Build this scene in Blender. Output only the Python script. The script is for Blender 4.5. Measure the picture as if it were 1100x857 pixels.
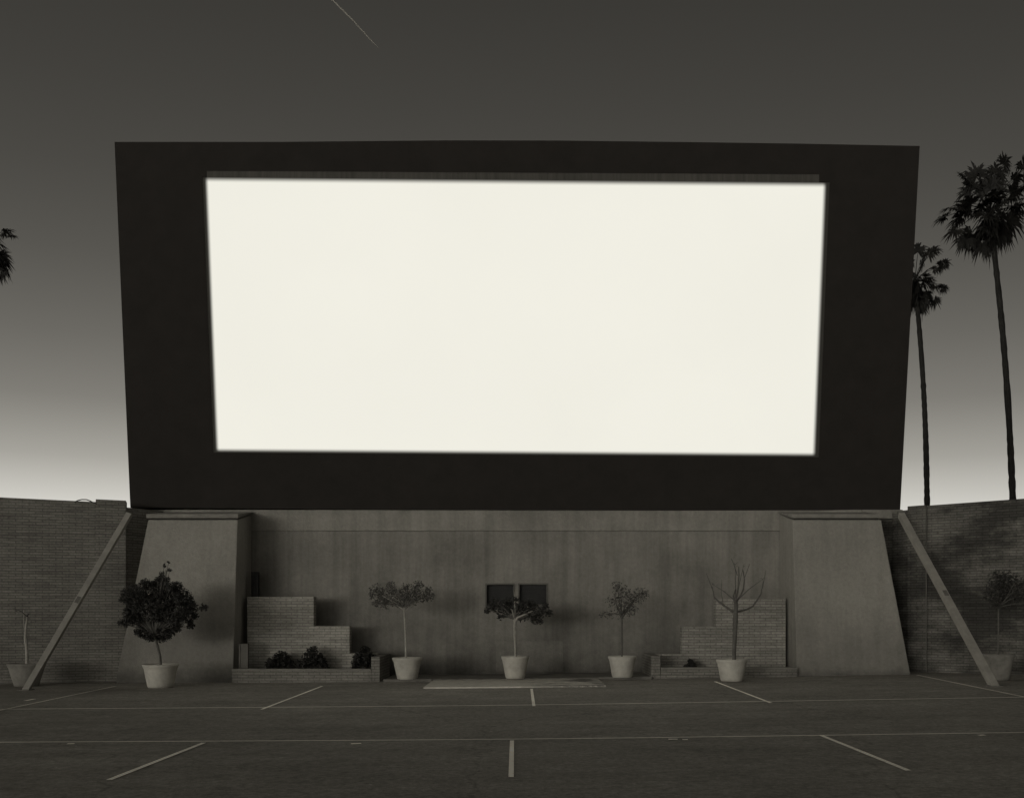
import bpy, math, random
from mathutils import Vector, Matrix

# ------------------------------------------------------------------ clear
for o in list(bpy.data.objects):
    bpy.data.objects.remove(o)
scene = bpy.context.scene
COL = scene.collection

# ------------------------------------------------------------------ camera
F = 1100.0                      # focal length in photo pixels (photo 1100 wide)
CX, CY, EYE = 562.0, 657.0, 1.5  # vanishing point and eye height
cam_d = bpy.data.cameras.new("camera")
cam = bpy.data.objects.new("camera", cam_d)
COL.objects.link(cam)
cam.location = (0, 0, EYE)
cam.rotation_euler = (math.pi / 2, 0, 0)
cam_d.sensor_width = 36
cam_d.lens = 36 * F / 1100
cam_d.shift_x = -(CX - 550) / 1100
cam_d.shift_y = (CY - 428.5) / 1100
cam_d.clip_end = 6000
scene.camera = cam

# ------------------------------------------------------------------ light
SUN_EL, SUN_AZ = math.radians(5.0), math.radians(31)   # low moonlight from behind the camera, left
sd = bpy.data.lights.new("moonlight", 'SUN')
sd.energy = 0.175
sd.angle = math.radians(13)
sd.color = (1, .97, .92)
sun = bpy.data.objects.new("moonlight", sd)
COL.objects.link(sun)
ray = Vector((math.sin(SUN_AZ) * math.cos(SUN_EL), math.cos(SUN_AZ) * math.cos(SUN_EL), -math.sin(SUN_EL)))
sun.rotation_euler = ray.to_track_quat('-Z', 'Y').to_euler()
sun.location = (-20, -40, 20)

w = bpy.data.worlds.new("World")
scene.world = w
w.use_nodes = True
nt = w.node_tree
nt.nodes.clear()
N = nt.nodes.new
sky = N('ShaderNodeTexSky'); sky.sky_type = 'NISHITA'; sky.sun_disc = False
sky.sun_elevation = SUN_EL
sky.sun_rotation = math.atan2(-ray.x, -ray.y)
sky.air_density = 1.0; sky.dust_density = 1.0
bw = N('ShaderNodeRGBToBW')
tc = N('ShaderNodeTexCoord'); sep = N('ShaderNodeSeparateXYZ')
asn = N('ShaderNodeMath'); asn.operation = 'ARCSINE'
el = N('ShaderNodeMath'); el.operation = 'MULTIPLY'; el.inputs[1].default_value = 1 / math.radians(60)
ramp = N('ShaderNodeValToRGB')
SKY = [(-90, .2), (0, .56), (4, .50), (6, .37), (8, .255), (11, .165), (14, .130), (18, .101), (22, .085), (26, .076), (31, .068), (45, .09), (60, .11)]  # rise toward the zenith is added overhead fill, out of view
SKYREF = []     # measured nishita luminance (filled in after measuring)
cr = ramp.color_ramp
pts = [(e, v) for e, v in SKY if e >= 0]
while len(cr.elements) < len(pts): cr.elements.new(.5)
for k, (e, v) in enumerate(pts):
    cr.elements[k].position = e / 60
    cr.elements[k].color = (v, v, v, 1)
mul = N('ShaderNodeMath'); mul.operation = 'MULTIPLY'
gain = N('ShaderNodeMath'); gain.operation = 'MULTIPLY'; gain.inputs[1].default_value = 6.0
tint = N('ShaderNodeValToRGB')          # monochrome print tone: warm shadows, neutral highlights
tint.color_ramp.elements[0].position = 0; tint.color_ramp.elements[0].color = (1, .945, .82, 1)
tint.color_ramp.elements[1].position = .5; tint.color_ramp.elements[1].color = (1, .985, .92, 1)
vm = N('ShaderNodeVectorMath'); vm.operation = 'SCALE'
bg = N('ShaderNodeBackground'); bg.inputs['Strength'].default_value = 0.10
out = N('ShaderNodeOutputWorld')
L = nt.links.new
L(tc.outputs['Generated'], sep.inputs[0]); L(sep.outputs['Z'], asn.inputs[0]); L(asn.outputs[0], el.inputs[0])
L(el.outputs[0], ramp.inputs[0]); L(sky.outputs[0], bw.inputs[0])
L(bw.outputs[0], mul.inputs[0]); L(ramp.outputs[0], mul.inputs[1])
azm = N('ShaderNodeMapRange'); azm.inputs[1].default_value = -.5; azm.inputs[2].default_value = .5; azm.inputs[3].default_value = 1.03; azm.inputs[4].default_value = .60
L(sep.outputs['X'], azm.inputs[0])
mul2 = N('ShaderNodeMath'); mul2.operation = 'MULTIPLY'; L(mul.outputs[0], mul2.inputs[0]); L(azm.outputs[0], mul2.inputs[1])
bk = N('ShaderNodeMapRange'); bk.inputs[1].default_value = -.7; bk.inputs[2].default_value = 0; bk.inputs[3].default_value = .95; bk.inputs[4].default_value = 1
L(sep.outputs['Y'], bk.inputs[0])           # unseen sky behind the camera scaled, an added control of the fill
mul3 = N('ShaderNodeMath'); mul3.operation = 'MULTIPLY'; L(mul2.outputs[0], mul3.inputs[0]); L(bk.outputs[0], mul3.inputs[1])
L(mul3.outputs[0], gain.inputs[0])
L(ramp.outputs[0], tint.inputs[0])
L(tint.outputs[0], vm.inputs[0]); L(gain.outputs[0], vm.inputs['Scale'])
L(vm.outputs[0], bg.inputs['Color']); L(bg.outputs[0], out.inputs[0])

scene.view_settings.view_transform = 'Standard'
scene.view_settings.look = 'None'
scene.view_settings.exposure = 0
scene.view_settings.gamma = 1

# ------------------------------------------------------------------ layout helpers
def gz(x):
    x = max(-24, min(24, x))
    return .011 * x + .005 * (math.sqrt(x * x + 4) - 2)

def P(px, py, d):
    return Vector(((px - CX) / F * d, d, EYE + (CY - py) / F * d))

def G(px, py, lift=0.0):
    d = 20.0
    for _ in range(30):
        d = (EYE - gz((px - CX) / F * d) - lift) * F / (py - CY)
    x = (px - CX) / F * d
    return Vector((x, d, gz(x) + lift))

def tag(o, label=None, cat=None, group=None, kind=None):
    if label: o['label'] = label
    if cat: o['category'] = cat
    if group: o['group'] = group
    if kind: o['kind'] = kind
    return o

def empty(name, loc, rz=0):
    o = bpy.data.objects.new(name, None)
    COL.objects.link(o)
    o.location = loc; o.rotation_euler = (0, 0, rz)
    o.empty_display_size = .2
    return o

class MB:
    """collects faces and links them as ONE mesh object (coordinates are world coordinates unless parent given with local=True)"""
    def __init__(s): s.v = []; s.f = []; s.uv = None
    def face(s, pts):
        b = len(s.v); s.v += [tuple(p) for p in pts]; s.f.append(tuple(range(b, b + len(pts))))
    def grid(s, rings, closed=True):
        b = len(s.v); n = len(rings[0])
        for r in rings: s.v += [tuple(p) for p in r]
        for i in range(len(rings) - 1):
            for j in range(n if closed else n - 1):
                k = (j + 1) % n
                s.f.append((b + i * n + j, b + i * n + k, b + (i + 1) * n + k, b + (i + 1) * n + j))
        return b
    def box(s, x0, x1, y0, y1, z0, z1):
        s.hexa([(x0, y0, z0), (x1, y0, z0), (x1, y1, z0), (x0, y1, z0)], [(x0, y0, z1), (x1, y0, z1), (x1, y1, z1), (x0, y1, z1)])
    def hexa(s, lo, hi):
        b = len(s.v); n = len(lo); s.v += [tuple(p) for p in lo] + [tuple(p) for p in hi]
        s.f.append(tuple(b + n - 1 - i for i in range(n))); s.f.append(tuple(b + n + i for i in range(n)))
        for i in range(n):
            j = (i + 1) % n
            s.f.append((b + i, b + j, b + n + j, b + n + i))
    def tube(s, pts, rad, n=8, cap=True):
        rings = []
        for i, p in enumerate(pts):
            p = Vector(p)
            a = Vector(pts[max(i - 1, 0)]); c = Vector(pts[min(i + 1, len(pts) - 1)])
            t = (c - a).normalized()
            u = t.cross(Vector((0.03, 1, 0.02))).normalized() if abs(t.y) < .95 else t.cross(Vector((1, 0, 0))).normalized()
            q = t.cross(u)
            r = rad[i] if isinstance(rad, (list, tuple)) else rad
            rings.append([p + u * math.cos(2 * math.pi * k / n) * r + q * math.sin(2 * math.pi * k / n) * r for k in range(n)])
        b = s.grid(rings)
        if cap:
            s.f.append(tuple(b + i for i in range(n))); e = b + n * (len(rings) - 1); s.f.append(tuple(e + n - 1 - i for i in range(n)))
    def lathe(s, prof, n=28, c=(0, 0, 0)):
        s.grid([[(c[0] + r * math.cos(2 * math.pi * k / n), c[1] + r * math.sin(2 * math.pi * k / n), c[2] + z) for k in range(n)] for r, z in prof])
    def build(s, name, mat, parent=None, bevel=0, smooth=False, local=False):
        me = bpy.data.meshes.new(name)
        me.from_pydata(s.v, [], s.f)
        me.materials.append(mat)
        uvl = me.uv_layers.new(name='uv')
        for p in me.polygons:
            n = p.normal
            if abs(n.z) > .8: tx, ty = Vector((1, 0, 0)), Vector((0, 1, 0))
            else:
                tx = Vector((-n.y, n.x, 0)).normalized(); ty = Vector((0, 0, 1))
                if tx.x < -.01: tx = -tx
            for li in p.loop_indices:
                co = me.vertices[me.loops[li].vertex_index].co
                uvl.data[li].uv = (co.dot(tx), co.dot(ty))
            p.use_smooth = smooth
        me.update()
        o = bpy.data.objects.new(name, me)
        COL.objects.link(o)
        if parent:
            o.parent = parent
            if not local:
                o.matrix_parent_inverse = Matrix.LocRotScale(parent.location, parent.rotation_euler, None).inverted()
        if bevel:
            m = o.modifiers.new('bevel', 'BEVEL'); m.width = bevel; m.segments = 2; m.limit_method = 'ANGLE'
        return o

# ------------------------------------------------------------------ materials
def G3(v): return (v, v * .945, v * .825, 1)

class NT:
    def __init__(s, name, rough=.9, spec=.3):
        s.m = bpy.data.materials.new(name); s.m.use_nodes = True
        s.t = s.m.node_tree; s.b = s.t.nodes['Principled BSDF']
        s.b.inputs['Roughness'].default_value = rough
        s.b.inputs['Specular IOR Level'].default_value = spec
        s.l = s.t.links.new
    def n(s, k, **kw):
        o = s.t.nodes.new(k)
        for a, v in kw.items(): setattr(o, a, v)
        return o
    def coord(s, kind='Object', scale=(1, 1, 1)):
        if kind == 'Position':
            c = s.n('ShaderNodeNewGeometry')
        else: c = s.n('ShaderNodeTexCoord')
        m = s.n('ShaderNodeMapping'); m.inputs['Scale'].default_value = scale
        s.l(c.outputs[kind], m.inputs[0]); return m.outputs[0]
    def noise(s, vec, scale, detail=5, rough=.6, lo=.3, hi=.7, a=0., b=1.):
        t = s.n('ShaderNodeTexNoise'); t.inputs['Scale'].default_value = scale; t.inputs['Detail'].default_value = detail; t.inputs['Roughness'].default_value = rough
        s.l(vec, t.inputs['Vector'])
        r = s.n('ShaderNodeMapRange'); r.inputs[1].default_value = lo; r.inputs[2].default_value = hi; r.inputs[3].default_value = a; r.inputs[4].default_value = b
        s.l(t.outputs['Fac'], r.inputs[0]); return r.outputs[0]
    def math(s, op, a, b):
        m = s.n('ShaderNodeMath', operation=op)
        for i, x in enumerate((a, b)):
            if isinstance(x, (int, float)): m.inputs[i].default_value = x
            else: s.l(x, m.inputs[i])
        return m.outputs[0]
    def colour(s, fac, base):
        """base grey times fac, in the print's warm monochrome tone"""
        v = s.n('ShaderNodeVectorMath', operation='SCALE'); v.inputs[0].default_value = G3(base)[:3]
        s.l(fac, v.inputs['Scale']); s.l(v.outputs[0], s.b.inputs['Base Color']); return v
    def bump(s, h, strength=.3, dist=.02):
        b = s.n('ShaderNodeBump'); b.inputs['Strength'].default_value = strength; b.inputs['Distance'].default_value = dist
        s.l(h, b.inputs['Height']); s.l(b.outputs[0], s.b.inputs['Normal'])

def mat_plain(name, v, var=.25, scale=6, rough=.9, spec=.25, bump=.2, coord='Object'):
    t = NT(name, rough, spec)
    c = t.coord(coord)
    f = t.noise(c, scale, 6, .65, .3, .7, 1 - var, 1 + var)
    t.colour(f, v); t.bump(t.noise(c, scale * 6, 4), bump, .01)
    return t.m

def mat_plaster(name, v, drips=.25, foot=.35, blot=.2):
    t = NT(name, .92, .2)
    c = t.coord('Object')
    f = t.noise(c, .9, 7, .62, .3, .7, 1 - blot, 1 + blot)
    f = t.math('MULTIPLY', f, t.noise(c, 14, 5, .7, .25, .75, .86, 1.14))
    f = t.math('MULTIPLY', f, t.noise(c, 90, 3, .7, .25, .75, .88, 1.12))
    # drip streaks below ledges: narrow in x, long in z
    cs = t.coord('Object', (5.5, 5.5, .35))
    f = t.math('MULTIPLY', f, t.noise(cs, 1.0, 5, .6, .32, .6, 1 - drips, 1.06))
    # shade low on the wall painted in with splash dirt, ragged upper edge
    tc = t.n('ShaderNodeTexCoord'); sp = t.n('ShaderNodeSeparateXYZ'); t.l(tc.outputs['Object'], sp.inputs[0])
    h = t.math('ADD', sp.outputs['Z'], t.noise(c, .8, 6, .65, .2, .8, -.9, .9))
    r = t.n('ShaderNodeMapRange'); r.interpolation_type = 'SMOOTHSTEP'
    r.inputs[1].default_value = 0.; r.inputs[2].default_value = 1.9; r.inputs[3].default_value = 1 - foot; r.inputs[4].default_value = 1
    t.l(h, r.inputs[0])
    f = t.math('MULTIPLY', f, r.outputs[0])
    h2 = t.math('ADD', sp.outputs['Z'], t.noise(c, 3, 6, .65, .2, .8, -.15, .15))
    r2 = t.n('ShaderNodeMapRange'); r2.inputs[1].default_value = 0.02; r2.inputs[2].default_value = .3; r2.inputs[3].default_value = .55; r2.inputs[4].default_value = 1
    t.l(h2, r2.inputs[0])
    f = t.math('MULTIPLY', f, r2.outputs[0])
    t.colour(f, v)
    t.bump(t.noise(c, 30, 6), .35, .012)
    return t.m

def mat_brick(name, v, row=.075, wid=.24, mortar=.012, mcol=.62, blot=.3, stain=0., contrast=.3):
    t = NT(name, .92, .2)
    uv = t.coord('UV')
    br = t.n('ShaderNodeTexBrick')
    t.l(uv, br.inputs['Vector'])
    br.inputs['Scale'].default_value = 1
    br.inputs['Brick Width'].default_value = wid; br.inputs['Row Height'].default_value = row
    br.inputs['Mortar Size'].default_value = mortar; br.inputs['Mortar Smooth'].default_value = .35
    br.inputs['Color1'].default_value = (1 - contrast,) * 3 + (1,); br.inputs['Color2'].default_value = (1 + contrast * .5,) * 3 + (1,)
    br.inputs['Mortar'].default_value = (mcol, mcol, mcol, 1)
    c = t.coord('Object')
    f = t.math('MULTIPLY', br.outputs['Color'], t.noise(c, 1.1, 7, .65, .3, .7, 1 - blot, 1 + blot))
    f = t.math('MULTIPLY', f, t.noise(c, 25, 4, .7, .3, .7, .8, 1.2))
    # uneven courses: thin dark horizontal wear
    cs = t.coord('Object', (.9, .9, 9))
    f = t.math('MULTIPLY', f, t.noise(cs, 1.6, 4, .6, .35, .65, .8, 1.15))
    if stain:
        f = t.math('MULTIPLY', f, t.noise(t.coord('Object', (1, 1, 1.7)), .75, 7, .7, .42, .6, 1 - stain, 1.1))
    t.colour(f, v)
    hh = t.math('SUBTRACT', t.noise(c, 40, 4, .6, .3, .7, 0, .4), br.outputs['Fac'])
    t.bump(hh, .45, .008)
    return t.m

def mat_asphalt():
    t = NT('asphalt', .95, .12)
    c = t.coord('Object')
    f = t.noise(c, .35, 6, .6, .3, .7, .82, 1.18)
    f = t.math('MULTIPLY', f, t.noise(c, 2.6, 6, .7, .3, .7, .86, 1.14))
    f = t.math('MULTIPLY', f, t.noise(c, 14, 6, .9, .32, .68, .5, 1.5))
    # oil spots, patched areas and hairline cracks
    f = t.math('MULTIPLY', f, t.noise(c, 1.3, 3, .5, .66, .74, 1, .72))
    wv = t.n('ShaderNodeTexNoise'); wv.inputs['Scale'].default_value = 1.2; wv.inputs['Detail'].default_value = 5; t.l(c, wv.inputs['Vector'])
    ad = t.n('ShaderNodeVectorMath', operation='ADD'); t.l(c, ad.inputs[0]); t.l(wv.outputs['Color'], ad.inputs[1])
    vc = t.n('ShaderNodeTexVoronoi', feature='DISTANCE_TO_EDGE'); vc.inputs['Scale'].default_value = .21; t.l(ad.outputs[0], vc.inputs['Vector'])
    rc = t.n('ShaderNodeMapRange'); rc.inputs[1].default_value = .0015; rc.inputs[2].default_value = .006; rc.inputs[3].default_value = .8; rc.inputs[4].default_value = 1
    t.l(vc.outputs['Distance'], rc.inputs[0]); f = t.math('MULTIPLY', f, rc.outputs[0])
    cs = t.coord('Object', (.22, 1.6, 1))
    f = t.math('MULTIPLY', f, t.noise(cs, 1.1, 6, .65, .35, .65, .9, 1.08))
    # small pale chips
    vo = t.n('ShaderNodeTexVoronoi'); vo.inputs['Scale'].default_value = 2.2; t.l(c, vo.inputs['Vector'])
    r = t.n('ShaderNodeMapRange'); r.inputs[1].default_value = .02; r.inputs[2].default_value = .05; r.inputs[3].default_value = 1.9; r.inputs[4].default_value = 1
    t.l(vo.outputs['Distance'], r.inputs[0]); f = t.math('MULTIPLY', f, r.outputs[0])
    t.colour(f, ASPHALT)
    t.bump(t.noise(c, 60, 4), .5, .008)
    return t.m

def mat_paint(v):
    t = NT('worn_road_paint', .9, .15)
    c = t.coord('Object')
    wear = t.noise(c, 9, 7, .75, .30, .48, .65, 1.1)
    wear = t.math('MULTIPLY', wear, t.noise(c, .7, 4, .6, .3, .7, .8, 1.15))
    t.colour(wear, v)
    return t.m

ASPHALT = .26
M_asph = mat_asphalt()
M_paint = mat_paint(1.0)
M_paint2 = mat_paint(.75)
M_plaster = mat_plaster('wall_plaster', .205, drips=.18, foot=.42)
M_plaster_top = mat_plaster('beam_plaster', .23, drips=.12, foot=0)
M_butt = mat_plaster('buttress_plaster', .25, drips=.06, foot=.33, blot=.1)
M_cap = mat_plain('cap_concrete', .2, .25, 5)
M_gap_shade = mat_plain('gap_shade', .07, .2, 5)
M_brick_l = mat_brick('side_brick', .19, row=.06, wid=.27, blot=.18, contrast=.12, mcol=.62)
M_brick_r = mat_brick('stained_side_brick', .14, row=.06, wid=.27, blot=.25, stain=.6, contrast=.14, mcol=.62)
M_brick_step = mat_brick('step_brick', .33, row=.062, wid=.25, blot=.12, mortar=.011, mcol=.62, contrast=.1)
M_brick_step_r = mat_brick('step_brick_weathered', .27, row=.062, wid=.25, blot=.15, mortar=.011, mcol=.62, contrast=.1)
M_planter = mat_brick('planter_brick', .20, row=.062, blot=.25, contrast=.12)
M_slab = mat_plain('pad_concrete', .13, .35, 3)
M_pot = mat_plain('pot_concrete', .41, .2, 5, coord='Position')
M_pot_shade = mat_plain('shaded_pot_concrete', .2, .3, 5, coord='Position')  # darker pot copy: shade on the outermost pots put into the colour
M_soil = mat_plain('soil', .03, .3, 20)
M_leaf = mat_plain('leaf', .03, .4, 4, .6, .3)
M_leaf2 = mat_plain('leaf_thin', .06, .4, 4, .6, .3)
M_leafd = mat_plain('leaf_bush', .025, .3, 4, .7, .2)
M_bark = mat_plain('bark', .10, .3, 12)
M_barkl = mat_plain('pale_bark', .30, .25, 12)
M_palmleaf = mat_plain('palm_leaf', .016, .4, 3, .6, .12)
M_palmtrunk = mat_plain('palm_bark', .018, .4, 3)
M_timber = mat_plain('brace_paint', .25, .2, 3)
M_black = mat_plain('black_border_paint', .026, .12, 2.2, .9, .15, .15)
for _n in M_black.node_tree.nodes:
    if _n.type == 'VECT_MATH': _n.inputs[0].default_value = (.0255, .0225, .0195)
M_metal = mat_plain('dark_hatch', .016, .3, 6, .6, .3)
M_box = mat_plain('grey_box', .12, .2, 8)

def mat_wet_slab():
    t = NT('stained_slab', .8, .3)
    c = t.coord('Object')
    f = t.noise(t.coord('Object', (.8, 1.3, 1)), 1.5, 6, .7, .45, .53, .28, 1.0)
    # right end is the stained one: patches fade out to the left
    tc = t.n('ShaderNodeTexCoord'); sp = t.n('ShaderNodeSeparateXYZ'); t.l(tc.outputs['Object'], sp.inputs[0])
    r = t.n('ShaderNodeMapRange'); r.inputs[1].default_value = -.3; r.inputs[2].default_value = 1.2; r.inputs[3].default_value = .65; r.inputs[4].default_value = 0
    t.l(sp.outputs['X'], r.inputs[0])
    f = t.math('ADD', f, r.outputs[0]); f = t.math('MINIMUM', f, 1.0)
    f = t.math('MULTIPLY', f, t.noise(c, 8, 5, .6, .3, .7, .8, 1.15))
    t.colour(f, .52); t.bump(t.noise(c, 40, 4), .3, .01)
    return t.m
M_wet = mat_wet_slab()

# ------------------------------------------------------------------ the setting
mb = MB()
xs = [-900, -300, -100, -50] + [x * .5 for x in range(-48, 49)] + [50, 100, 300, 900]
ys = [-300, -60, -10, 0, 10, 20, 30, 60, 200, 900, 2500]
mb.grid([[(x, y, gz(x)) for x in xs] for y in ys], closed=False)
tag(mb.build('ground', M_asph), kind='structure')

def strip(a, b, wd, name='parking_line', m=None, lift=.004):
    a = Vector(a); b = Vector(b); t = (b - a); t.z = 0; n = Vector((-t.y, t.x, 0)).normalized() * wd / 2
    k = max(2, int(t.length / .5)); L_, R_ = [], []
    for i in range(k + 1):
        p = a.lerp(b, i / k)
        for s_, l_ in ((-1, L_), (1, R_)):
            q = p + n * s_; l_.append((q.x, q.y, gz(q.x) + lift))
    mb = MB(); mb.grid([R_, L_], closed=False)
    return tag(mb.build(name, m or M_paint), kind='structure')

def gline(p0, p1, wd, m=None, ext0=0, ext1=0, lift=.004):
    a, b = G(*p0), G(*p1); t = (b - a).normalized()
    return strip(a - t * ext0, b + t * ext1, wd, m=m, lift=lift)
# two long lines across the lot
gline((0, 761.5), (1100, 748.5), .085, M_paint2, 3, 5)
gline((0, 797.0), (1100, 786.5), .07, M_paint2, 3, 5)
# stall dividers, back row then front row
gline((281, 762), (346, 737), .055, lift=.008)
gline((573.5, 758.5), (571, 740), .05, lift=.008)
gline((828, 755), (768, 732), .055, lift=.008)
gline((1100, 748.5), (985, 725), .06, M_paint2, .8, lift=.008)
gline((0, 763), (124, 737), .05, M_paint2, .6, lift=.008)
gline((117, 838), (219, 798), .058, lift=.008)
gline((549, 835), (550, 795.5), .048, lift=.008)
gline((976, 828), (882, 790), .055, lift=.008)
for a, b in (((27, 753), (37, 751)), ((377, 799.5), (388, 799)), ((718, 794.5), (728, 794.5)), ((733, 795), (739, 795)), ((1051, 790.3), (1058, 790)), ((72, 799.5), (80, 799.3))):
    gline(a, b, .07, M_paint, lift=.012)

# raised concrete pad along the foot of the wall and the slab in front of it
PAD = .05
def padbox(x0, x1, y0, y1, z, name, m):
    mb = MB()
    k = 12
    for i in range(1): pass
    lo = []; hi = []
    top0 = [(x0 + (x1 - x0) * i / k, y0) for i in range(k + 1)]
    rows = []
    rows.append([(x, y0, gz(x) - .1) for x, _ in top0])
    rows.append([(x, y0, gz(x) + z) for x, _ in top0])
    rows.append([(x, y1, gz(x) + z) for x, _ in top0])
    mb.grid(rows, closed=False)
    for x in (x0, x1): mb.face([(x, y0, gz(x) - .1), (x, y0, gz(x) + z), (x, y1, gz(x) + z), (x, y1, gz(x) - .1)])
    return tag(mb.build(name, m), kind='structure')
WALL = 24.1
padbox(-3.05, 2.80, 22.30, WALL - .003, PAD, 'concrete_pad', M_slab)
padbox(-3.04, -1.99, 22.24, 22.297, PAD + .012, 'kerb', M_slab)
padbox(1.65, 2.79, 22.24, 22.297, PAD + .012, 'kerb', M_slab)
padbox(-1.97, 1.63, 20.25, 22.297, .03, 'concrete_slab', M_wet)

# ------------------------------------------------------------------ retaining wall with its openings
wall = empty('support_wall', (0, WALL, 0))
tag(wall, 'long pale stained plaster wall under the white movie screen, between two buttresses', 'wall')
XL, XR = -6.39, 6.0
holes = [(-.86, -.23, 1.62, 2.14), (-.09, .55, 1.68, 2.14)]
mb = MB()
TOPW = 3.40                       # underside of the top beam
zc = sorted({-.3, 1.62, 1.68, 2.14, TOPW})
xc = sorted({-8.42, -.86, -.23, -.09, .55, 7.95})
for i in range(len(xc) - 1):
    for j in range(len(zc) - 1):
        mx, mz = (xc[i] + xc[i + 1]) / 2, (zc[j] + zc[j + 1]) / 2
        if any(a < mx < b and c < mz < d for a, b, c, d in holes): continue
        mb.face([(xc[i], WALL, zc[j]), (xc[i + 1], WALL, zc[j]), (xc[i + 1], WALL, zc[j + 1]), (xc[i], WALL, zc[j + 1])])
for a, b, c, d in holes:          # reveals
    D2 = WALL + .22
    mb.face([(a, WALL, c), (a, D2, c), (a, D2, d), (a, WALL, d)]); mb.face([(b, WALL, c), (b, D2, c), (b, D2, d), (b, WALL, d)])
    mb.face([(a, WALL, c), (b, WALL, c), (b, D2, c), (a, D2, c)]); mb.face([(a, WALL, d), (b, WALL, d), (b, D2, d), (a, D2, d)])
mb.face([(-8.42, WALL + .7, -.3), (7.95, WALL + .7, -.3), (7.95, WALL + .7, TOPW), (-8.42, WALL + .7, TOPW)])
for x in (-8.42, 7.95): mb.face([(x, WALL, -.3), (x, WALL + .7, -.3), (x, WALL + .7, TOPW), (x, WALL, TOPW)])
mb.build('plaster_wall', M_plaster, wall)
for a, b, c, d in holes:
    mb = MB(); mb.box(a + .002, b - .002, WALL + .10, WALL + .16, c + .002, d - .002)
    for k in range(5):
        z = c + (d - c) * (k + .5) / 5
        mb.box(a + .05, b - .05, WALL + .075, WALL + .098, z - .02, z + .02)
    h = mb.build('hatch', M_metal, wall)
    mb = MB()
    for x0, x1, z0, z1 in ((a - .03, b + .03, d, d + .035), (a - .03, b + .03, c - .035, c), (a - .03, a, c, d), (b, b + .03, c, d)):
        mb.box(x0, x1, WALL - .025, WALL + .02, z0, z1)
    mb.build('hatch_frame', M_box, h)
mb = MB(); mb.box(-8.42, 7.95, WALL - .045, WALL + .7, TOPW + .001, 3.90)
mb.build('top_beam', M_plaster_top, wall, bevel=.012)
mb = MB(); mb.box(-9.05, -8.423, WALL - .04, WALL + .4, 3.70, 3.895); mb.box(7.953, 8.9, WALL - .10, WALL + .4, 3.68, 3.895)
mb.build('ledge', M_cap, wall, bevel=.01)
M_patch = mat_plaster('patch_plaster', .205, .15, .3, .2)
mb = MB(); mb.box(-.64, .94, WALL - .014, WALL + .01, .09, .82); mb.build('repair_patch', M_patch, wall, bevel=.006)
# weathered ledge strip ends beyond the buttresses
# ------------------------------------------------------------------ buttresses
def buttress(xi, xob, xot, label, zt=3.55):
    s = 1 if xi > 0 else -1
    t = empty('buttress', ((xi + xob) / 2, 22.45, gz((xi + xob) / 2)))
    tag(t, label, 'buttress', 'sloping plaster buttresses of the screen wall')
    zb = -.3
    fb, ft = 22.5, 22.88
    lo = [(xi, fb - .03, zb), (xob, fb - .03, zb), (xob, WALL - .05, zb), (xi, WALL - .05, zb)]
    hi = [(xi, ft, zt), (xot, ft, zt), (xot, WALL - .05, zt + .24), (xi, WALL - .05, zt + .24)]
    if s > 0: pass
    else: lo = [lo[1], lo[0], lo[3], lo[2]]; hi = [hi[1], hi[0], hi[3], hi[2]]
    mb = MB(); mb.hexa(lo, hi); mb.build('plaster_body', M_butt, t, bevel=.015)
    e = .03
    x0, x1 = sorted((xi - s * e, xot + s * .02))
    mb = MB(); mb.hexa([(x0, ft - .07, zt + .035), (x1, ft - .07, zt + .035), (x1, WALL - .052, zt + .262), (x0, WALL - .052, zt + .262)],
                       [(x0, ft - .07, zt + .13), (x1, ft - .07, zt + .13), (x1, WALL - .052, zt + .29), (x0, WALL - .052, zt + .29)])
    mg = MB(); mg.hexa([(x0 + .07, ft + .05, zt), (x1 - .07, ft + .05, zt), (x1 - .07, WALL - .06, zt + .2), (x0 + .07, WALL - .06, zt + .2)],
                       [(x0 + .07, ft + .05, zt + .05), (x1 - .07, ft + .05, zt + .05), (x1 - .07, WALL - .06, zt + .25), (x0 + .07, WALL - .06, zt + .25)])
    mg.build('shadow_gap', M_gap_shade, t)  # recess filled dark, painting in the shade line under the cap
    mb.build('cap', M_cap, t, bevel=.01)
    return t
buttress(-6.38, -9.0, -8.38, 'left plaster buttress behind the bushy dark potted tree')
buttress(6.02, 8.58, 8.0, 'right plaster buttress, bare pale face next to the pollarded potted tree')

# ------------------------------------------------------------------ side walls of brick
def wallrun(name, label, pts, th, top, m, root_xy):
    """brick wall following plan points, th thick away from the camera side"""
    t = empty(name, (root_xy[0], root_xy[1], 0))
    tag(t, label, 'wall', 'brick side walls flanking the screen')
    return t
def wallseg(a, b, top, th, m, parent, name='brickwork', z0=-.4, bevel=.008):
    a = Vector((a[0], a[1], 0)); b = Vector((b[0], b[1], 0)); t = (b - a).normalized()
    n = Vector((-t.y, t.x, 0))
    if n.y < 0: n = -n
    q = [a, b, b + n * th, a + n * th]
    mb = MB()
    tp = top if isinstance(top, (list, tuple)) else (top, top)
    zz = [tp[0], tp[1], tp[1], tp[0]]
    mb.hexa([(p.x, p.y, z0) for p in q], [(p.x, p.y, z_) for p, z_ in zip(q, zz)])
    return mb.build(name, m, parent, bevel=bevel)
lw = wallrun('brick_wall', 'brick side wall on the left with a raised pilaster beside the screen', None, 0, 0, None, (-9, 22))
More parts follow.
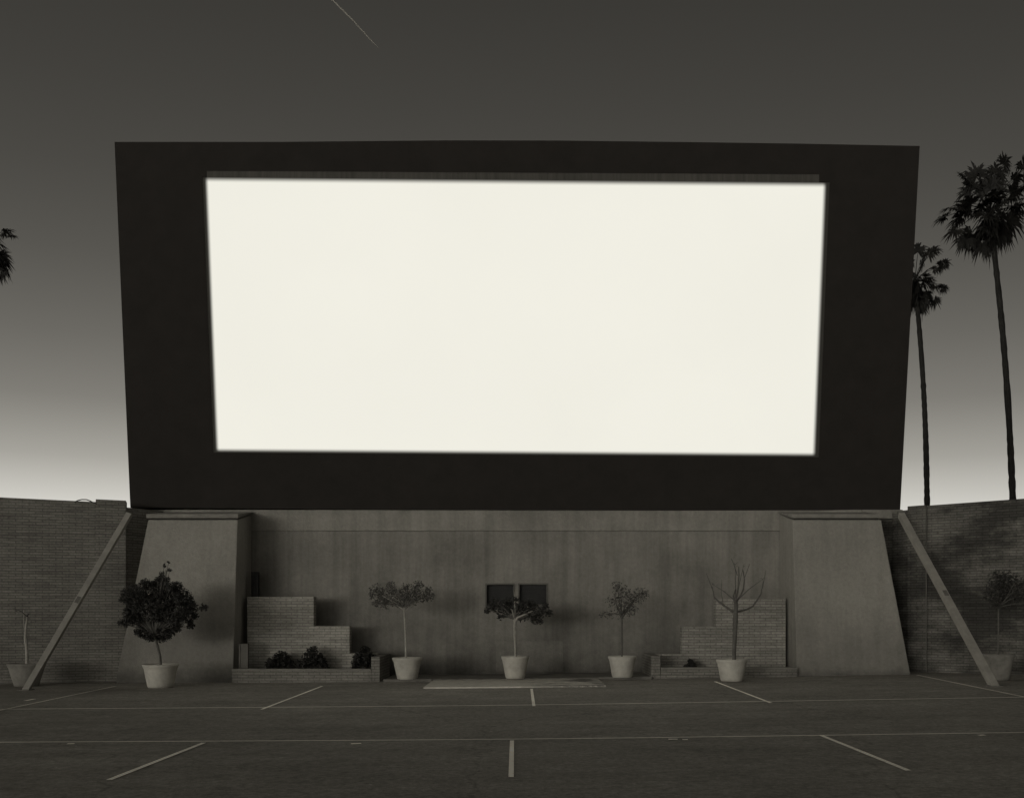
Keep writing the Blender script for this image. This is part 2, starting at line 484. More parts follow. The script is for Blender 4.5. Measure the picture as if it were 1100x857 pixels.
# (px at photo -> plan)
wallseg((-18.5, 20.2), (-9.50, 23.02), (4.16, 3.965), .28, M_brick_l, lw)
wallseg((-9.56, 22.90), (-8.96, 23.10), (4.02, 4.01), .45, M_brick_l, lw, 'pilaster')
wallseg((-8.965, 23.12), (-8.45, 24.05), (3.86, 3.86), .28, M_brick_l, lw, 'return_wall')
rw = wallrun('brick_wall', 'dark stained brick side wall on the right, palms rising behind it', None, 0, 0, None, (9.5, 23))
wallseg((9.10, 23.15), (17.5, 16.7), (3.90, 4.02), .28, M_brick_r, rw)
wallseg((8.78, 23.40), (9.08, 23.10), (3.91, 3.91), .4, M_brick_r, rw, 'pilaster')
wallseg((7.955, 24.08), (8.89, 24.02), (3.675, 3.675), .25, M_brick_r, rw, 'return_wall')
wallseg((8.62, 23.92), (8.83, 23.52), (3.84, 3.84), .2, M_brick_r, rw, 'return_wall')

mb = MB(); mb.tube([(9.085, 23.075, gz(9) - .1), (9.085, 23.075, 3.86)], .014, 8); mb.build('joint_line', M_box, rw, smooth=True)  # thin tube added to draw the dark joint line beside the pilaster

# thin loop of cable on top of the left wall
cd = 22.8
mb = MB(); mb.tube([P(80, 539, cd), P(84, 537.3, cd), P(88, 536.4, cd), P(93, 536.5, cd), P(97, 538, cd), P(100, 539.6, cd), P(104, 541, cd)], .012, 6)
tag(mb.build('cable', M_metal), 'thin dark cable looping over the top of the left brick wall', 'cable')

# ------------------------------------------------------------------ stepped brick walls and planters
def stepped(xs_, zs_, label, m):
    """xs_: from buttress side to the low end; zs_: three step heights"""
    t = empty('stepped_wall', (sum(xs_[:2]) / 2, 23.2, 0))
    tag(t, label, 'wall', 'stepped brick walls')
    s = 1 if xs_[1] > xs_[0] else -1
    poly = [(xs_[0], -.3), (xs_[0], zs_[0]), (xs_[1], zs_[0]), (xs_[1], zs_[1]), (xs_[2], zs_[1]), (xs_[2], zs_[2]), (xs_[3], zs_[2]), (xs_[3], -.3)]
    # three blocks meeting end to end, welded as one mesh
    mb = MB()
    n = len(poly)
    f_ = [(x, 23.22, z) for x, z in poly]; b_ = [(x, 23.5, z) for x, z in poly]
    base = len(mb.v); mb.v += f_ + b_
    mb.f.append(tuple(range(n)) if s < 0 else tuple(reversed(range(n))))
    mb.f.append(tuple(n + i for i in (reversed(range(n)) if s < 0 else range(n))))
    for i in range(n):
        j = (i + 1) % n; mb.f.append((i, j, n + j, n + i))
    mb.build('brickwork', m, t)
    # header course on each step
    mb = MB()
    for k in range(3):
        a, b = sorted((xs_[k], xs_[k + 1]))
        mb.box(a - .003, b + .003, 23.21, 23.508, zs_[k] + .001, zs_[k] + .042)
    mb.build('coping', m, t, bevel=.006)
stepped((-6.26, -4.75, -3.94, -3.32), (1.80, 1.14, .52), 'left stepped brick wall behind three dark shrubs, casting a hard-edged shadow', M_brick_step)
stepped((5.95, 4.37, 3.60, 3.0), (1.76, 1.12, .50), 'right stepped brick wall behind the pollarded potted tree', M_brick_step_r)

def planter(x0, x1, zf, ze, endx0, endx1, label):
    c = (x0 + x1) / 2
    t = empty('brick_planter', (c, 22.4, gz(c)))
    tag(t, label, 'planter', 'low brick planters')
    mb = MB(); mb.box(x0, x1, 22.36, 22.56, -.3, zf); mb.build('front_wall', M_planter, t, bevel=.008)
    mb = MB(); mb.box(x0, x1, 22.345, 22.575, zf + .001, zf + .035); mb.build('coping', M_cap, t, bevel=.006)
    mb = MB(); mb.box(endx0, endx1, 22.352, 24.05, -.3, ze); mb.build('end_wall', M_planter, t, bevel=.01)
    mb = MB(); k = 10
    a, b = sorted((x0 + .0, x1)); 
    rows = []
    random.seed(5)
    for j in range(5):
        rows.append([(a + (b - a) * i / k, 22.56 + .64 * j / 4, zf - .07 + random.uniform(-.02, .03)) for i in range(k + 1)])
    mb.grid(rows, closed=False); mb.build('soil', M_soil, t, smooth=True)
planter(-6.36, -3.322, .22, .52, -3.318, -3.13, 'low brick planter on the left, filled with dark shrubs')
planter(3.003, 5.99, .25, .54, 2.80, 2.999, 'low brick planter on the right with raised left end')

# wood posts / boxes standing by the left buttress
mb = MB(); mb.box(-6.26, -6.10, 23.55, 23.70, .2, 2.42); mb.box(-6.20, -6.16, 23.53, 23.548, .2, 2.42)
tag(mb.build('utility_post', M_metal, bevel=.008), 'short dark post standing above the stepped wall beside the left buttress', 'post')
mb = MB(); mb.box(-6.24, -6.08, 22.62, 22.72, .1, .80); mb.box(-6.29, -6.25, 22.64, 22.70, .1, .80)
tag(mb.build('conduit_box', M_box, bevel=.008), 'small grey box with dark conduit in the corner of the left planter', 'electrical box')

# ------------------------------------------------------------------ braces
def brace(p0, p1, wd, dp, label):
    a, b = Vector(p0), Vector(p1); t = (b - a).normalized()
    t_ = empty('timber_brace', (b.x, b.y, gz(b.x))); tag(t_, label, 'brace', 'sloping braces of the screen')
    side = t.cross(Vector((0, 1, 0))).normalized(); fr = side.cross(t).normalized()
    def beam(c0, c1, w_, d_, nm, m, bev=.008):
        lo = [c0 + side * sx * w_ / 2 + fr * sy * d_ / 2 for sx, sy in ((-1, -1), (1, -1), (1, 1), (-1, 1))]
        hi = [q + (c1 - c0) for q in lo]
        mb = MB(); mb.hexa(lo, hi); return mb.build(nm, m, t_, bevel=bev)
    beam(a, b + t * .12, wd, dp, 'beam', M_timber)
    mid = a.lerp(b, .52) - fr * (dp / 2 + .012)
    # joint plate with bolts half way down
    if (mid - fr * .1).y > mid.y: fr = -fr; mid = a.lerp(b, .52) - fr * (dp / 2 + .012)
    mid = a.lerp(b, .52)
    ny = fr if fr.y < 0 else -fr
    c = mid + ny * (dp / 2 + .006)
    lo = [c + side * sx * wd * .3 + t * sy * .08 for sx, sy in ((-1, -1), (1, -1), (1, 1), (-1, 1))]
    mb = MB(); mb.hexa(lo, [q + ny * .008 for q in lo]); mb.build('joint_plate', M_box, t_)
    z = gz(b.x)
    mb = MB(); mb.box(b.x - .12, b.x + .12, b.y - .12, b.y + .12, z - .1, z + .02); mb.build('footing', M_box, t_, bevel=.01)
gL = G(28, 741); gR = G(1068, 737)
brace(P(139, 552, 22.75), gL, .125, .11, 'pale timber brace leaning against the left brick wall, foot before the sapling pot')
brace(P(968, 553, 23.0), gR, .135, .13, 'grey timber brace on the right, foot before the pot by the stained wall')

# ------------------------------------------------------------------ movie screen
k_l = .129
DB = 23.98; ZB = 3.902
def S(px, py, fwd=0.0):
    u, v = (px - CX) / F, (CY - py) / F
    d = (DB - k_l * (EYE - ZB)) / (1 + k_l * v - .010 * u)
    p = Vector((u * d, d, EYE + v * d))
    return p + SN * fwd
SN = Vector((0, -1, -k_l)).normalized()       # screen faces the lot, leaning forward
scr = empty('movie_screen', (0, DB, ZB))
tag(scr, 'huge drive-in movie screen glowing blank white inside a wide black border', 'movie screen')
outer = [(140, 545), (400, 546.8), (700, 548), (967, 548), (977.5, 352), (988, 157), (860, 154.5), (740, 152.8), (600, 151.2), (480, 151), (300, 152.6), (123, 152.6), (131.5, 349)]
oi = [S(*p) for p in outer]
hole = [(217, 182.5), (891.5, 188.5), (879.5, 491), (229, 486)]   # opening in the border
th = Vector((0, .55, 0))
# border as a ring of four mitred pieces, front + thickness, one mesh
def ring_piece(o_, h_):
    pass
mb = MB()
fr_out = [S(140, 545.2), S(967, 548), S(988, 157), S(123, 152.6)]
hb = [(229, 486), (879.5, 491), (891.2, 200), (891.2, 196.1), (880, 196.0), (880, 187.3), (222, 183.6), (222, 190.4), (217, 190.4)]
hp = [S(*q) for q in hb]
h4 = [hp[0], hp[1], hp[3], hp[8]]          # BL BR TR TL
bot = [oi[0], oi[1], oi[2], oi[3]]; rig = [oi[3], oi[4], oi[5]]; top_ = oi[5:12]; lef = [oi[11], oi[12], oi[0]]
mb.face([h4[0]] + bot + [h4[1]]); mb.face([h4[1]] + rig + [h4[2]]); mb.face([h4[2]] + top_ + [h4[3]] + hp[7:3:-1]); mb.face([h4[3]] + lef + [h4[0]])
n = len(oi)
for i in range(n):
    j = (i + 1) % n; mb.face([oi[i], oi[j], oi[j] + th, oi[i] + th])
mb.face([p + th for p in reversed(oi)])
for i in range(9):
    j = (i + 1) % 9; mb.face([hp[i], hp[j], hp[j] + th * .3, hp[i] + th * .3])
mb.build('black_border', M_black, scr)

# white surface, filling the opening: uv runs in metres from its corner
def quad_surface(name, c, m, back=.0):
    me = bpy.data.meshes.new(name)
    off = SN * -back
    me.from_pydata([tuple(p + off) for p in c], [], [(0, 1, 2, 3)])
    W_ = (c[1] - c[0]).length; H_ = (c[3] - c[0]).length
    uvl = me.uv_layers.new(name='uv')
    for li, q in zip(me.polygons[0].loop_indices, ((0, 0), (W_, 0), (W_, H_), (0, H_))): uvl.data[li].uv = q
    me.materials.append(m)
    o = bpy.data.objects.new(name, me); COL.objects.link(o); o.parent = scr
    o.matrix_parent_inverse = Matrix.Translation(scr.location).inverted()
    return o, W_, H_
t = NT('lit_screen', .8, .1)
t.b.inputs['Base Color'].default_value = G3(.06)
uvn = t.coord('UV'); sp = t.n('ShaderNodeSeparateXYZ'); t.l(uvn, sp.inputs[0])
sc = [S(229, 486.5), S(879.5, 491.3), S(891.5, 196.0), S(217, 190.3)]
W_ = (sc[1] - sc[0]).length; H_ = (sc[3] - sc[0]).length
def edge(src, a, b):
    r = t.n('ShaderNodeMapRange'); r.interpolation_type = 'SMOOTHSTEP'
    r.inputs[1].default_value = a; r.inputs[2].default_value = b; r.inputs[3].default_value = 0; r.inputs[4].default_value = 1
    t.l(src, r.inputs[0]); return r.outputs[0]
e = t.math('MULTIPLY', edge(sp.outputs['X'], .04, .15), edge(sp.outputs['X'], W_ - .05, W_ - .17))
e = t.math('MULTIPLY', e, edge(sp.outputs['Y'], .01, .13))
e = t.math('MULTIPLY', e, edge(sp.outputs['Y'], H_ + .03, H_ - .12))
e = t.math('POWER', e, 1.3)
e = t.math('MULTIPLY', e, t.noise(t.coord('Object'), .25, 3, .5, .3, .7, .985, 1.01))
t.b.inputs['Emission Color'].default_value = (.85, .835, .75, 1)
t.l(e, t.b.inputs['Emission Strength'])
quad_surface('screen_surface', sc, t.m, .012)
t = NT('screen_top_band', .9, .1)
f = t.noise(t.coord('UV', (9, .4, 1)), 1, 4, .6, .3, .7, .75, 1.25)
f = t.math('MULTIPLY', f, t.noise(t.coord('UV', (.8, .1, 1)), 1, 2, .6, .3, .7, .85, 1.15))
t.colour(f, .08)
quad_surface('top_band', [S(222, 190.3 ), S(880, 196.0), S(880, 187.3), S(222, 183.6)], t.m, .008)  # grey streaked band along the top of the opening
# steel bracing behind the screen
mb = MB()
for x in (-7.5, -4.5, -1.5, 1.5, 4.5, 7.5):
    mb.tube([(x, 24.45, 3.9), (x, 24.45 - .9, 11.6)], .08, 6)
    mb.tube([(x, 29.0, gz(x) - .2), (x, 24.5 - .5, 8.6)], .11, 8)
for z in (6, 9):
    mb.tube([(-8.8, 24.5 - .129 * (z - 3.9) , z), (8.6, 24.5 - .129 * (z - 3.9), z)], .06, 6)
mb.build('rear_bracing', M_metal, scr)

# ------------------------------------------------------------------ foliage
def leaves(mb, c, r, n, size, rng, squash=1.0):
    c = Vector(c)
    for _ in range(n):
        while True:
            q = Vector((rng.uniform(-1, 1), rng.uniform(-1, 1), rng.uniform(-1, 1)))
            if q.length <= 1: break
        q = q * (0.35 + .65 * q.length)
        p = c + Vector((q.x * r, q.y * r, q.z * r * squash))
        a = Vector((rng.gauss(0, 1), rng.gauss(0, 1), rng.gauss(0, .7))).normalized()
        b = a.cross(Vector((rng.gauss(0, 1), rng.gauss(0, 1), rng.gauss(0, 1)))).normalized()
        s = size * rng.uniform(.6, 1.3)
        mb.face([p - a * s, p + b * s * .38, p + a * s, p - b * s * .38])

def pot(root, rt, rb, h, m=None):
    mb = MB()
    mb.lathe([(0, 0), (rb * .93, 0), (rb, .03), (rb * 1.03, .06), (rt * .93, h * .72), (rt * .95, h * .80), (rt * 1.0, h * .88), (rt * 1.03, h * .92), (rt * 1.05, h), (rt * .97, h + .012), (rt * .9, h), (rt * .88, h * .86), (0, h * .86)])
    p = mb.build('pot', m or M_pot, root, smooth=True, local=True)
    mb = MB(); mb.lathe([(0, h * .9), (rt * .4, h * .91), (rt * .865, h * .885)], 20)
    mb.build('soil', M_soil, root, smooth=True, local=True)
    return p

def potted(px, pyb, wt, wb, pyt, label, trunk, limbs, clumps, leaf_m, bark_m, size=.04, dens=220, pad=0, seed=1, squash=.85, pot_m=None):
    """trunk/limbs: photo-measured outlines turned into metres round the pot's own foot; depth is spread round the stem"""
    rng = random.Random(seed)
    g = G(px, pyb, pad); g.y += 0.0
    d = g.y + wb / 2 * g.y / F           # foot of the pot touches at its near edge
    s = d / F
    base = Vector(((px - CX) * s, d, gz((px - CX) * s) + pad))
    r = empty('potted_tree', base)
    tag(r, label, 'potted tree', 'trees in round concrete tubs along the wall')
    h = (pyb - pyt) * s
    pot(r, wt * s / 2, wb * s / 2, h, pot_m)
    # x right and y up in photo pixels relative to the pot foot centre
    loc = lambda q: Vector(((q[0] - px) * s, (q[2] if len(q) > 2 else 0), EYE + (CY - q[1]) * s - base.z))
    mb = MB()
    tp = [loc(q[:2] + ((q[3],) if len(q) > 3 else ())) for q in trunk]
    mb.tube(tp, [q[2] * s / 2 for q in trunk], 8)
    tr = mb.build('trunk', bark_m, r, smooth=True, local=True)
    for k, lb in enumerate(limbs):
        mb = MB()
        dep = rng.uniform(-.25, .25)
        pts = [loc((q[0], q[1], dep * i / max(1, len(lb) - 1))) for i, q in enumerate(lb)]
        mb.tube(pts, [q[2] * s / 2 for q in lb], 6)
        mb.build('limb', bark_m, tr, smooth=True, local=True)
    if clumps:
        mb = MB()
        tw = MB()
        top = tp[-1]
        for (cx, cy, cr) in clumps:
            cc = loc((cx, cy, rng.uniform(-.35, .35)))
            rr = cr * s
            leaves(mb, cc, rr, int(dens * (rr / .25) ** 2), size, rng, squash)
            tw.tube([top, top.lerp(cc, .5) + Vector((0, 0, .03)), cc], [.012, .009, .004], 5)
            for _ in range(3):
                e_ = cc + Vector((rng.uniform(-1, 1), rng.uniform(-1, 1), rng.uniform(-.4, 1))) * rr * .9
                tw.tube([cc, e_], [.005, .002], 4)
        mb.build('crown', leaf_m, r, local=True)
        tw.build('twigs', M_bark, tr, local=True)
    return r

rng = random.Random(11)
# 1: big bushy tree before the left buttress
cl = [(170, 650, 24), (150, 640, 17), (192, 643, 17), (145, 660, 15), (195, 662, 15), (170, 632, 16), (160, 672, 15), (183, 673, 13), (140, 648, 10), (202, 652, 10), (174, 622, 5), (155, 628, 9), (190, 630, 9), (172, 681, 8), (165, 684, 6), (147, 673, 8), (136, 655, 5), (206, 645, 5), (150, 682, 4)]
potted(172.5, 739, 36, 27, 714.5, 'large potted tree with dense dark round crown and one tall sprig',
       [(173, 718, 3), (172, 705, 2.8), (169, 693, 2.8), (166, 682, 2.4)], [[(166, 684, 3), (155, 668, 2), (148, 655, 1)], [(166, 684, 3), (176, 660, 2), (178, 612, .8)]], [(a * .95 + 8.5, b, c * .9) for a, b, c in cl] + [(rng.gauss(168, 15), rng.gauss(653, 11), rng.uniform(2.5, 5.5)) for _ in range(26)] + [(169 + 39 * rng.uniform(.75, 1) * math.cos(q_ * .157), 655 - 30 * rng.uniform(.75, 1) * math.sin(q_ * .157), rng.uniform(3, 5.5)) for q_ in range(40)] + [(158, 683, 8), (178, 682, 8), (168, 685, 7), (146, 664, 9), (138, 660, 6), (179, 612, 2.5), (181, 608, 2.2), (176, 616, 3), (183, 604, 1.6), (173, 622, 4), (178, 619, 3), (170, 627, 5)], M_leaf, M_bark, .03, 1000, seed=3)
# 2: flat-topped thin tree
cl = [(410, 640, 11), (404, 634, 8), (415, 648, 8), (424, 636, 9), (448, 636, 12), (440, 644, 9), (455, 641, 8), (434, 632, 7), (462, 634, 5), (402, 648, 5), (428, 649, 5), (449, 628, 6), (433, 640, 8), (420, 628, 5), (465, 640, 4), (399, 640, 4)]
potted(437.5, 730, 31, 22, 707, 'potted tree with wide flat two-lobed airy crown, right of the left planter',
       [(436, 710, 2.6), (436, 690, 2.4), (435, 670, 2.2), (434, 652, 1.8)], [[(434, 655, 1.6), (420, 645, 1.2), (408, 638, .8)], [(434, 655, 1.6), (445, 645, 1.2), (452, 634, .8)]], [(a, b, c * 1.12) for a, b, c in cl], M_leaf2, M_barkl, .028, 320, pad=PAD, seed=5)
# 3: centre tree with pale stem before the hatches
cl = [(540, 655, 9), (529, 652, 6), (524, 655, 4), (550, 657, 8), (560, 652, 8), (572, 655, 10), (583, 656, 7), (590, 658, 4), (575, 664, 7), (562, 662, 6), (545, 648, 7), (568, 648, 6), (537, 663, 4), (586, 650, 4), (531, 645, 5), (582, 668, 3), (552, 644, 5)]
potted(553.5, 729, 29, 21, 705.5, 'potted tree with pale forked stem, its crown covering the bottom of two dark hatches',
       [(554, 708, 2.6), (553.5, 695, 2.6), (553, 680, 3.2), (553, 665, 3)], [[(553, 668, 2.8), (556, 663, 2.2), (563, 660, 1.8), (572, 656, 1)], [(553, 666, 2.4), (550, 655, 1.6), (540, 648, 1)], [(553, 666, 2), (553, 645, 1.2), (552, 630, .8)]],
       [(a, b, c * 1.15) for a, b, c in cl], M_leaf, M_barkl, .045, 280, pad=PAD, seed=8)
# 4: airy small tree
cl = [(668, 657, 8), (676, 643, 9), (684, 640, 9), (660, 645, 8), (668, 634, 8), (690, 638, 6), (655, 660, 5), (648, 660, 4), (680, 655, 6), (672, 648, 7), (664, 628, 5)]
potted(668.5, 728, 29.5, 22, 705.5, 'small potted tree with sparse hazy crown on thin dark stem, left of right planter',
       [(668, 708, 2.2), (668, 690, 2), (668, 672, 2), (668, 660, 1.6)], [[(668, 664, 1.6), (676, 652, 1.2), (684, 640, .8)], [(668, 664, 1.6), (662, 650, 1.2), (660, 638, .8)]], [(a, b, c * 1.3) for a, b, c in cl], M_leaf2, M_bark, .026, 220, pad=PAD, seed=9)
# 5: pollard, bare
potted(786, 732, 32, 24, 709, 'potted pollarded tree with thick trunk and bare curved branches before the right stepped wall',
       [(788.5, 712, 4.2), (788.5, 700, 4.2), (789.5, 680, 4.6), (790, 665, 5.2), (790.5, 652, 4.4), (790.5, 646, 4)],
       [[(788, 657, 3), (780, 652, 2.4), (773, 647, 2), (767, 641, 1.0), (765, 630, .8)], [(792, 657, 2.4), (802, 654.5, 2), (809, 651, 1.8), (814, 644, 1.6), (818, 638, 1.2), (821, 624, .7)],
        [(790, 647, 2.4), (795, 641, 1.8), (799, 633, 1.6), (800.5, 622, 1.3), (799, 612, .9)], [(789, 647, 2.2), (787, 640, 1.8), (788.5, 633, 1.4)], [(790, 647, 2), (791.5, 636, 1.6), (792, 618, 1.2), (791, 609, .8)],
        [(792, 618, 1), (788, 606, .7), (785, 600, .5)], [(800, 620, .8), (804, 606, .5)], [(765, 632, .8), (760, 615, .5)], [(819, 632, .8), (824, 612, .5)], [(777, 650, .9), (775, 636, .6), (776, 622, .4)]],
       [(799, 608, 3), (791, 606, 4), (821, 622, 2.5), (764, 628, 2.5)], M_leaf2, M_bark, .022, 40, seed=12)
# 0: far left sapling
potted(28.5, 737.5, 37, 25, 713.5, 'potted leafless sapling with pale thin stem at the far left, behind the timber brace',
       [(29, 716, 3.6), (29, 705, 3.2), (28.5, 695, 3.2), (27, 685, 2.8), (28, 672, 2.2), (29, 662, 1.2)], [[(28.5, 694, 1.6), (31.5, 691, 1.2), (33, 684, .6)], [(27.5, 680, 1.4), (24, 668, .8), (23, 655, .5)]],
       [(29, 660, 4), (23, 654, 4), (33, 668, 3)], M_leaf2, M_barkl, .03, 30, seed=14, pot_m=M_pot_shade)
# 6: far right tree
cl = [(1075, 636, 11), (1064, 630, 9), (1086, 630, 10), (1096, 640, 8), (1090, 620, 8), (1070, 620, 8), (1055, 640, 6), (1080, 648, 8), (1100, 628, 8), (1100, 648, 6), (1064, 648, 5)]
potted(1072, 731, 32, 23, 703.5, 'potted tree with hazy crown before the stained brick wall at far right',
       [(1072.5, 706, 1.8), (1072.5, 690, 1.6), (1072.5, 670, 1.6), (1072.5, 652, 1.4)], [[(1072.5, 655, 1.2), (1082, 640, 1), (1090, 626, .6)]], [(a, b, c * 1.35) for a, b, c in cl], M_leaf, M_bark, .035, 260, seed=17, pot_m=M_pot_shade)

# shrubs in the planters
def shrub(px0, px1, pyt, d, label, seed, zb=.16):
    rng = random.Random(seed)
    s = d / F; cx = ((px0 + px1) / 2 - CX) * s; wd = (px1 - px0) * s; zt = EYE + (CY - pyt) * s
    r = empty('shrub', (cx, d, zb)); tag(r, label, 'shrub', 'dark shrubs in the brick planters')
    mb = MB(); H = zt - zb
    for _ in range(9):
        fx = rng.uniform(-.36, .36)
        hz = rng.uniform(.15, 1 - 1.3 * abs(fx)) * .8
        leaves(mb, (fx * wd, rng.uniform(-.12, .12), hz * H), wd * .25, 220, .04, rng, .9)
    leaves(mb, (0, 0, H * .3), wd * .5, 500, .04, rng, .7)
    leaves(mb, (wd * .05, 0, H * .82), wd * .2, 160, .035, rng, .8)
    mb.build('foliage', M_leafd, r, local=True)
    mb = MB()
    for k in range(4):
        a = rng.uniform(-.25, .25) * wd
        mb.tube([(a * .3, 0, -.03), (a, rng.uniform(-.08, .08), H * .6)], [.012, .006], 5)
    mb.build('stem', M_bark, r, local=True)
shrub(285, 317, 699, 22.85, 'lower dark shrub left of the taller one in the left planter', 21)
shrub(318, 351, 693, 22.85, 'tallest rounded dark shrub in the middle of the left planter', 22)
shrub(377, 404, 692, 22.9, 'dark shrub at the right end of the left planter, past the stepped wall', 23)
shrub(734, 748, 707, 22.9, 'tiny dark shrub in the right planter, left of the pollarded tree', 24)

# ------------------------------------------------------------------ fan palms beyond the walls
def palm(px_top, py_top, px_b, py_b, d, wt, wb, fans, label, seed, fan_r, skirt=16):
    """fans: tip positions in metres from the crown centre (x, z), depth spread at random"""
    rng = random.Random(seed); s = d / F
    top = P(px_top, py_top, d); low = P(px_b, py_b, d)
    k = (low.z - gz(low.x)) / (top.z - low.z)
    bx = low.x - (top.x - low.x) * k * .6
    base = Vector((bx, d, gz(bx)))
    r = empty('fan_palm', base); tag(r, label, 'palm tree', 'tall fan palms beyond the brick walls')
    mb = MB(); pts = []; rad = []
    c0, c1, c2 = base, low, top
    for i in range(91):
        f = i / 90
        z = base.z + (top.z - base.z) * f
        fl = (low.z - base.z) / (top.z - base.z)
        if f < fl: x = base.x + (low.x - base.x) * f / fl
        else:
            q = (f - fl) / (1 - fl); x = low.x + (top.x - low.x) * q + math.sin(q * math.pi) * .02 * (top.z - low.z) * (1 if top.x < low.x else -1) * .6
        pts.append(Vector((x, d, z)) - base)
        rad.append((wb + (wt - wb) * f) * s / 2 * rng.uniform(.9, 1.1) * (1.5 if i == 0 else 1))
    mb.tube(pts, rad, 10)
    mb.build('trunk', M_palmtrunk, r, smooth=True, local=True)
    C_ = pts[-1]
    cm = MB()
    fans = list(fans)
    for _ in range(13):
        a = rng.uniform(0, 6.283); q = rng.uniform(.5, 1.9) * fan_r
        fans.append((math.cos(a) * q, math.sin(a) * q * .9, fan_r * rng.uniform(.8, 1.1)))
    for (fx, fz, fr_) in fans:
        fy = rng.uniform(-1, 1) * max(.3, (fan_r * 2.6 - math.hypot(fx, fz))) * .55
        tip = C_ + Vector((fx, fy, fz))
        dirv = Vector((fx, fy, fz)); L0 = dirv.length
        dn = dirv.normalized()
        mid = C_ + dirv * .5 + Vector((0, 0, .12 * L0))
        cm.tube([C_, mid, tip], [.03, .02, .012], 5)
        out_ = (tip - mid).normalized()
        # plane of the fan: roughly facing up/outwards with random roll
        sidev = out_.cross(Vector((rng.gauss(0, .5), rng.gauss(0, .8), 1))).normalized()
        nn = sidev.cross(out_)
        ns = 38; fr_ *= 1.4
        for i in range(ns):
            a = math.radians(-125 + 250 * i / (ns - 1)) + rng.uniform(-.05, .05)
            dv = out_ * math.cos(a) + sidev * math.sin(a)
            Ls = fr_ * (.72 + .28 * math.cos(a * .7)) * rng.choice((.62, .8, .95, 1.08, 1.2))
            wv = dv.cross(nn).normalized() * fr_ * .06
            p1 = tip + dv * Ls * .55 + nn * rng.uniform(-.05, .05)
            p2 = tip + dv * Ls * .92 + Vector((0, 0, -Ls * rng.uniform(.12, .4)))
            cm.face([tip, p1 - wv, p2, p1 + wv])
    cm.build('crown', M_palmleaf, r, local=True)
    sk = MB()
    for _ in range(skirt):
        a = rng.uniform(0, 2 * math.pi); L1 = fan_r * rng.uniform(.8, 1.9)
        o_ = Vector((math.cos(a), math.sin(a), 0))
        st = C_ + Vector((0, 0, rng.uniform(-.5, .1)))
        p = st + o_ * L1 * .35 + Vector((0, 0, -L1 * .4))
        sk.tube([st, p], .02, 4)
        for _k in range(16):
            q = p + o_ * rng.uniform(-.1, .35) * L1 + Vector((rng.gauss(0, .22), rng.gauss(0, .22), -L1 * rng.uniform(.3, .75)))
            wv = Vector((rng.gauss(0, 1), rng.gauss(0, 1), 0)).normalized() * .06
            sk.face([p - wv, (p + q) / 2 - wv, q, (p + q) / 2 + wv])
    sk.build('dead_frond_skirt', M_palmtrunk, r, local=True)
    return r

def fanlist(pxs, cx, cy, d):
    s = d / F
    return [((x - cx) * s, (cy - y) * s, r * s) for x, y, r in pxs]
D1 = 46
f1 = [(1040, 193, 15), (1050, 189, 15), (1057, 196, 15), (1046, 203, 14), (1066, 198, 13), (1070, 186, 13), (1077, 177, 12), (1090, 193, 14), (1098, 184, 14), (1097, 203, 12),
      (1025, 224, 13), (1016, 232, 10), (1032, 233, 13), (1028, 246, 12), (1036, 258, 12), (1046, 250, 14), (1055, 262, 13), (1066, 258, 15), (1074, 250, 15), (1080, 240, 15), (1092, 220, 13), (1102, 214, 12), (1100, 228, 13), (1086, 228, 12), (1060, 243, 13), (1066, 234, 12), (1040, 222, 10), (1104, 196, 12)]
palm(1063, 228, 1088, 537, D1, 5.6, 7.6, fanlist(f1, 1063, 228, D1), 'nearest and tallest fan palm at the right edge, its whole crown in view', 31, .65)
D2 = 60
f2 = [(996, 275, 9), (985, 272, 10), (1003, 269, 8), (990, 283, 10), (980, 285, 10), (1008, 286, 8), (1014, 284, 6), (1002, 290, 7), (1010, 307, 8), (1002, 308, 8), (995, 316, 9), (1004, 322, 7), (985, 305, 10), (978, 310, 10), (988, 322, 9), (980, 325, 10), (970, 300, 10), (965, 285, 10), (966, 318, 9), (990, 330, 8), (1013, 310, 5)]
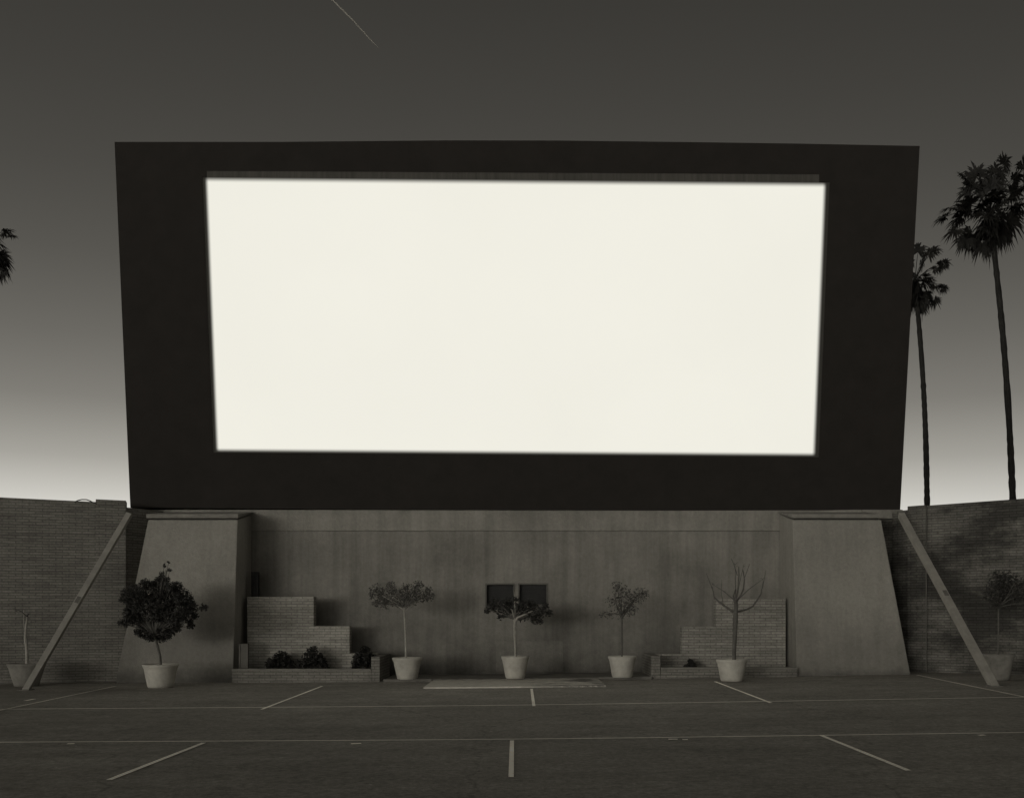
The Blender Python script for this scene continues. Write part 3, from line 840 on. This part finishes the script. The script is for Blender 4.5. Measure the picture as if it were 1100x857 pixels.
palm(983, 302, 996, 545, D2, 5, 7, fanlist(f2, 983, 302, D2), 'smaller fan palm rising partly behind the right edge of the screen', 37, .6, 14)
D3 = 44
f3 = [(-6, 243, 11), (6, 246, 9), (12, 250, 7), (-4, 275, 13), (6, 284, 11), (4, 292, 8), (-20, 235, 14), (-30, 250, 14), (-45, 260, 14), (-30, 290, 14), (-15, 300, 13), (-55, 240, 13), (-60, 275, 13), (-20, 265, 13), (-38, 225, 13), (-8, 262, 8), (-10, 252, 8)]
palm(-29, 264, -24, 537, D3, 6, 8, fanlist(f3, -26, 262, D3), 'fan palm outside the left edge, only frond tips showing over the wall', 41, .65)

# small tree top peeping over the right wall at the picture's edge
rng = random.Random(77)
bt = P(1112, 540, 38); tb = empty('broadleaf_tree', (bt.x, bt.y, gz(bt.x)))
tag(tb, 'leafy treetop just peeping over the right brick wall at the picture edge', 'tree')
mb = MB(); zt = bt.z - gz(bt.x)
mb.tube([(0, 0, -.1), (.1, 0, zt * .5), (0, .1, zt * .9)], [.2, .15, .07], 8)
for a in range(5): mb.tube([(0.05, 0, zt * .55), (math.cos(a * 1.3) * .8, math.sin(a * 1.3) * .8, zt * .9)], [.07, .03], 6)
mb.build('trunk', M_bark, tb, smooth=True, local=True)
mb = MB()
for _ in range(26):
    a, q = rng.uniform(0, 6.28), rng.uniform(.1, 1)
    leaves(mb, (math.cos(a) * q * .9 + .25, math.sin(a) * q * 1.1, zt * .98 - q * .9 + rng.uniform(-.5, .25)), .4, 120, .07, rng)
mb.build('crown', M_leafd, tb, local=True)

# long-exposure light streak across the upper sky, added as a pale tube
t = NT('sky_streak_pale', 1, 0); t.b.inputs['Base Color'].default_value = G3(.22)
mb = MB(); mb.tube([P(345, -12, 900), P(357, 0, 900), P(380, 23, 900), P(398, 43, 900), P(407, 52, 900)], [.7, .7, .62, .45, .05], 8)
tag(mb.build('sky_streak', t.m, smooth=True), 'thin pale straight streak high in the dark sky above the screen', 'sky_streak', kind='stuff')
